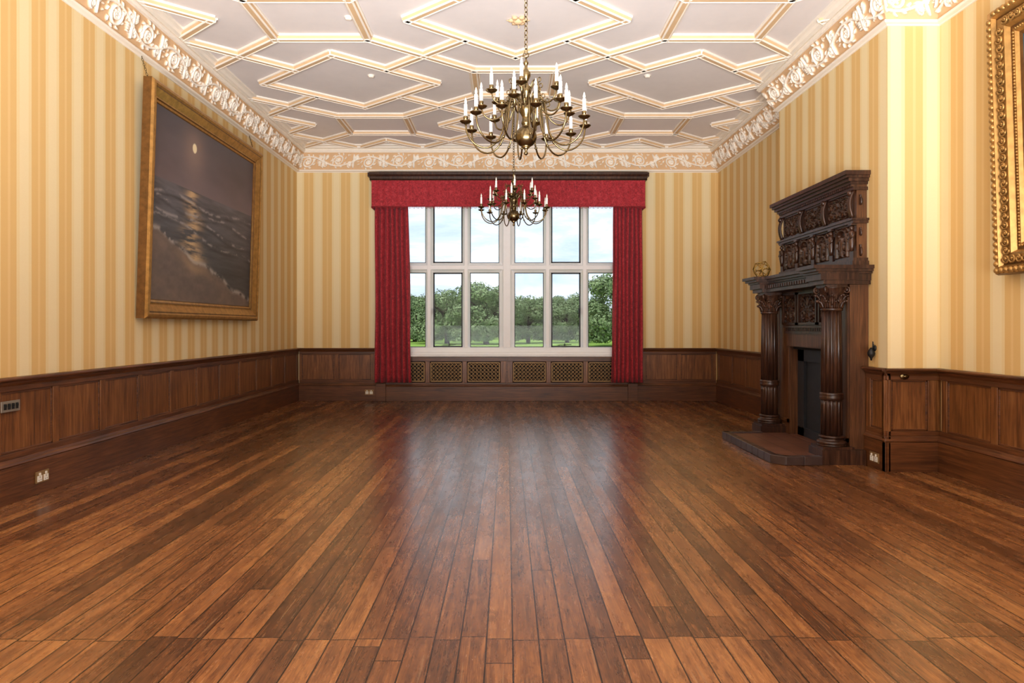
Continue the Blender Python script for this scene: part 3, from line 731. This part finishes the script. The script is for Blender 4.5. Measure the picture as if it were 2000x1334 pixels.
# ---------------- chandeliers
def smooth_curve(P,n=26):
    P=np.array(P,float); P=np.vstack([2*P[0]-P[1],P,2*P[-1]-P[-2]]); out=[]
    k=len(P)-3
    for i in range(n):
        t=i/(n-1)*k; j=min(int(t),k-1); f=t-j; a,b,c_,d=P[j:j+4]
        out.append(.5*((2*b)+(-a+c_)*f+(2*a-5*b+4*c_-d)*f*f+(-a+3*b-3*c_+d)*f**3))
    return out
def chandelier(x,y,dz,rot):
    root=empty('brass_chandelier',(x,y,2.5+dz)); m=MB(); k=MB()
    st=[(.004,2.555),(.012,2.56),(.016,2.572),(.008,2.585),(.014,2.60),(.03,2.615)]
    st+=[(max(.02,.080*math.sin(a)),2.69-.078*math.cos(a)) for a in np.linspace(.35,pi-.3,12)]
    st+=[(.026,2.775),(.034,2.785),(.034,2.80),(.022,2.81),(.03,2.84),(.052,2.875),(.056,2.90),(.05,2.925),(.026,2.94),(.017,2.96),(.02,2.98),(.038,3.01),(.042,3.035),(.036,3.055),(.018,3.07),(.014,3.09),(.022,3.11),(.034,3.135),(.034,3.155),(.02,3.175),(.011,3.19),(.011,3.215),(.018,3.225),(.018,3.235),(.008,3.25),(.006,3.27)]
    m.lathe(st,(x,y,dz),28)
    m.tube([(x+.02*math.cos(a),y,dz+3.29+.02*math.sin(a)) for a in np.linspace(0,2*pi,13)[:-1]],.004,6,0,True)
    def tier(n,prof2,rad,o):
        cv=smooth_curve(prof2)
        for i in range(n):
            a=2*pi*i/n+o; ca,sa=math.cos(a),math.sin(a)
            m.tube([(x+p[0]*ca,y+p[0]*sa,dz+p[1]) for p in cv],rad,7)
            r,z=prof2[-1]; 
            m.lathe([(.006,-.012),(.012,-.006),(.03,0),(.042,.010),(.044,.014),(.03,.006),(.012,.008),(.010,.018),(.016,.026),(.017,.045),(.014,.05)],(x+r*ca,y+r*sa,dz+z),14)
            k.lathe([(.0125,.045),(.0125,.135),(.009,.138)],(x+r*ca,y+r*sa,dz+z),10)
            k.lathe([(.006,.138),(.0095,.148),(.0095,.158),(.005,.175),(.001,.186)],(x+r*ca,y+r*sa,dz+z),8,1)
            p=cv[6]; sp=spiral(p[0]+.022,p[1]+.004,.026,.006,pi,1.1,14); m.tube([(x+q[0]*ca,y+q[0]*sa,dz+q[1]) for q in sp],rad*.65,5)
            m.sphere((x+cv[13][0]*ca,y+cv[13][0]*sa,dz+cv[13][1]),rad*1.7,0,8,6)
    tier(12,[(.045,2.90),(.09,2.965),(.135,2.945),(.155,2.85),(.175,2.72),(.225,2.635),(.30,2.60),(.38,2.63),(.43,2.70),(.442,2.775)],.0068,rot)
    tier(6,[(.035,3.035),(.07,3.09),(.105,3.07),(.115,3.0),(.145,2.935),(.20,2.905),(.25,2.93),(.27,2.985)],.0058,rot+.26)
    tier(6,[(.035,2.90),(.075,3.0),(.12,2.99),(.14,2.91),(.185,2.83),(.25,2.795),(.31,2.82),(.335,2.875)],.006,rot+.13)
    chain(m,(x,y,dz+3.30),(x,y,ZC-.05),.042,.0035,.013)
    m.lathe([(.055,ZC),(.05,ZC-.012),(.02,ZC-.03),(.008,ZC-.05)][::-1],(x,y,0),20)
    m.build('brass_body',[M_BRASS],root); k.build('candle_lamps',[M_CANDLE,M_SOCK],root)
chandelier(.14,5.0,0.0,.12); chandelier(.09,9.0,.07,.30)
# central ceiling rose + detectors
m=MB(); cx,cy=.115,6.95
m.lathe([(.03,ZC-.05),(.045,ZC-.035),(.05,ZC-.02),(.03,ZC)],(cx,cy,0),20)
for i in range(6):
    a=i*pi/3; m.sphere((cx+.07*math.cos(a),cy+.07*math.sin(a),ZC-.015),.03,0,10,6,1,1,.6); m.tube([(cx+.05*math.cos(a),cy+.05*math.sin(a),ZC-.02),(cx+.12*math.cos(a),cy+.12*math.sin(a),ZC-.012)],[.014,.004],6)
m.tube([(cx,cy,ZC-.05),(cx,cy,ZC-.07),(cx+.012,cy,ZC-.08),(cx,cy,ZC-.092)],.004,6)
m.build('ceiling_rose',[M_RIBT])
for x,y in ((-1.69,8.5),(-1.6,6.9),(1.75,8.5)):
    m=MB(); m.lathe([(.02,ZC-.03),(.032,ZC-.026),(.035,ZC-.010),(.043,ZC-.008),(.043,ZC)],(x,y,0),20); m.build('smoke_detector',[M_RIB])
# ---------------- sockets etc
M_SOCKM=plain('brushed_steel',srgb('#a59d90'),.35,.6,.05)
def socket(name,M,u,v,z,kind='socket'):
    m=MB(); w,h=(.075,.045) if kind=='socket' else (.095,.04)
    m.box(u-w,u+w,v,v+.008,z-h,z+h,0,M)
    if kind=='socket':
        for q in (-.036,.036):
            m.box(u+q-.026,u+q+.026,v+.008,v+.012,z-.034,z+.012,1,M)
            m.box(u+q-.008,u+q+.008,v+.008,v+.016,z+.016,z+.034,1,M)
            m.box(u+q-.003,u+q+.003,v+.012,v+.0125,z-.004,z+.006,2,M)
            for e in (-.012,.012): m.box(u+q+e-.004,u+q+e+.004,v+.012,v+.0125,z-.024,z-.019,2,M)
    else:
        for q in (-.06,-.02,.02,.06): m.box(u+q-.013,u+q+.013,v+.008,v+.013,z-.022,z+.022,2,M); m.box(u+q-.006,u+q+.006,v+.013,v+.02,z-.004,z+.016,2,M)
    m.build(name,[M_GRILLE if kind=='socket' else M_SOCKM,M_SOCK,M_BLACK],bevel=.002)
socket('electrical_socket',ML,5.34,.051,.13); socket('electrical_socket',MBk,-2.41,.051,.155); socket('electrical_socket',MC,6.27,.051,.10)
socket('light_switch',ML,5.02,.035,.715,'sw')
m=MB(); Mx=Matrix.Translation((3.56,B0-.0345,.855))@Matrix.Rotation(pi/2,4,'X')
m.lathe([(.042,0),(.042,.006),(.034,.012),(.02,.013),(.018,.022),(.010,.028),(.004,.029)],(0,0,0),24,0,True,None,Mx,1,.7)
m.build('brass_bell_push',[M_BRASS])
m=MB(); x,y=XB,6.36
m.lathe([(.028,0),(.028,.008),(.018,.014),(.008,.016)],(0,0,0),18,0,True,None,Matrix.Translation((x,y,1.10))@Matrix.Rotation(-pi/2,4,'Y'))
m.tube([(x-.014,y,1.13),(x-.02,y,1.16),(x-.02,y,1.12),(x-.028,y,1.06)],[.006,.006,.006,.008],7)
m.lathe([(.006,0),(.01,.02),(.03,.05),(.034,.07),(.02,.10),(.008,.12)],(x-.036,y,.985),14)
m.build('servant_bell_lever',[M_CASE])
# ---------------- outdoors
m=MB(); m.box(-160,160,YB+.36,260,-.9,-.15); m.build('lawn',[M_GRASS])
def tree_mesh(name,seed,h=6.0,r=3.4,blobs=48,per=330):
    rs=np.random.RandomState(seed); m=MB()
    m.tube([(0,0,0),(.05,0,h*.25),(0,.1,h*.5),(.1,0,h*.8)],[.26,.2,.13,.04],8,0)
    for i in range(7):
        a=rs.rand()*6.28; m.tube([(0,0,h*(.22+.05*i)),(math.cos(a)*r*.4,math.sin(a)*r*.4,h*(.35+.06*i)),(math.cos(a)*r*.75,math.sin(a)*r*.75,h*(.42+.07*i))],[.1,.07,.03],6,0)
    for b in range(blobs):
        a=rs.rand()*6.28; ph=rs.rand(); zz=.08+.78*ph; rad=r*math.sqrt(max(.05,1-((zz-.36)/.62)**2))*(.45+.5*rs.rand()**.5)
        c_=np.array([math.cos(a)*rad*.88,math.sin(a)*rad*.88,h*zz]); br=r*rs.uniform(.20,.36)
        d=rs.normal(size=(per,3)); d/=np.linalg.norm(d,axis=1)[:,None]; pos=c_+d*br*rs.uniform(.75,1.08,size=(per,1))*np.array([1,1,.8])
        pos[:,2]=np.where(pos[:,2]<.3,.3+rs.rand(per)*.9,pos[:,2])
        u=rs.normal(size=(per,3)); u-=(u*d).sum(1)[:,None]*d*.7; u/=np.linalg.norm(u,axis=1)[:,None]; v=np.cross(d,u); v/=np.linalg.norm(v,axis=1)[:,None]; s_=rs.uniform(.06,.14,size=(per,1))
        Q=np.stack([pos-u*s_,pos-v*s_*.7,pos+u*s_,pos+v*s_*.7],1).reshape(-1,3); o=len(m.v); m.v.extend(map(tuple,Q.tolist()))
        m.f.extend([(o+4*i,o+4*i+1,o+4*i+2,o+4*i+3) for i in range(per)]); m.m.extend([1]*per); m.s.extend([False]*per)
    me=m.build(name,[M_TRUNK,M_LEAF],recalc=False); return me
protos=[tree_mesh('oak_tree',s) for s in (1,2,3)]
spots=[(-8.9,66,.80),(-5.2,58,.80),(-2.0,56,.88),(1.9,60,.72),(5.3,62,.74),(8.6,50,.95),(-14,60,.95),(13,56,1.05),(-19,64,1.1),(18,66,1.1),(-.3,78,.80),(-12,80,.9),(4,82,.88),(9.5,80,.92),(-7,84,.95),(24,60,1.2),(-25,58,1.1),(15.5,82,1.0),(-18,86,1.1),(1,95,.95),(-4,92,1.0),(7.4,92,.95),(-10.5,92,.95)]
for i,(x,y,s_) in enumerate(spots):
    if i<3: o=protos[i]
    else: o=bpy.data.objects.new('oak_tree',protos[i%3].data); sc.collection.objects.link(o)
    o.location=(x,y,-.148); o.scale=(s_*1.1,s_*1.1,s_); o.rotation_euler=(0,0,i*1.7)
# ---------------- world + lights
w=bpy.data.worlds.new('overcast_sky'); sc.world=w; w.use_nodes=True; t=w.node_tree; n=N(t); bg=t.nodes['Background']
tc=n.new('ShaderNodeTexCoord'); f=n.noise(n.scale(tc.outputs['Generated'],3.2,3.2,11),2.2,6,.6,.3)
n.link(n.ramp(f,[(.34,srgb('#96a8b9')),(.48,srgb('#aab7c3')),(.62,srgb('#cdd4da'))]),bg.inputs['Color']); bg.inputs['Strength'].default_value=2.3
def area(name,loc,rot,sx,sy,e,col,spread=180):
    l=bpy.data.lights.new(name,'AREA'); l.shape='RECTANGLE'; l.size=sx;l.size_y=sy;l.energy=e;l.color=col; l.spread=math.radians(spread)
    o=bpy.data.objects.new(name,l); o.location=loc;o.rotation_euler=rot; sc.collection.objects.link(o); return o
area('added_fill_rear',(0,-2.2,2.7),(math.radians(90),0,0),5.5,2.6,165,(1,.96,.91))  # added fill from behind the camera; the room has no such lamp
area('added_uplight_rear',(0,-.9,.75),(math.radians(132),0,0),5.5,1.6,540,(.98,.98,1),92)  # added unseen uplight that brightens the ceiling, not a fitting of the room
s=bpy.data.lights.new('sun','SUN'); s.energy=2.4; s.angle=.1; s.color=(1,.96,.88); so=bpy.data.objects.new('sun',s); so.rotation_euler=(math.radians(48),0,math.radians(-25)); sc.collection.objects.link(so)
# ---------------- camera
cd=bpy.data.cameras.new('camera'); cd.lens=24; cd.sensor_width=36; cd.shift_x=.005; cd.shift_y=-.0145; cd.clip_end=600
co=bpy.data.objects.new('camera',cd); co.location=(0,0,1.3); co.rotation_euler=(pi/2,0,0); sc.collection.objects.link(co); sc.camera=co
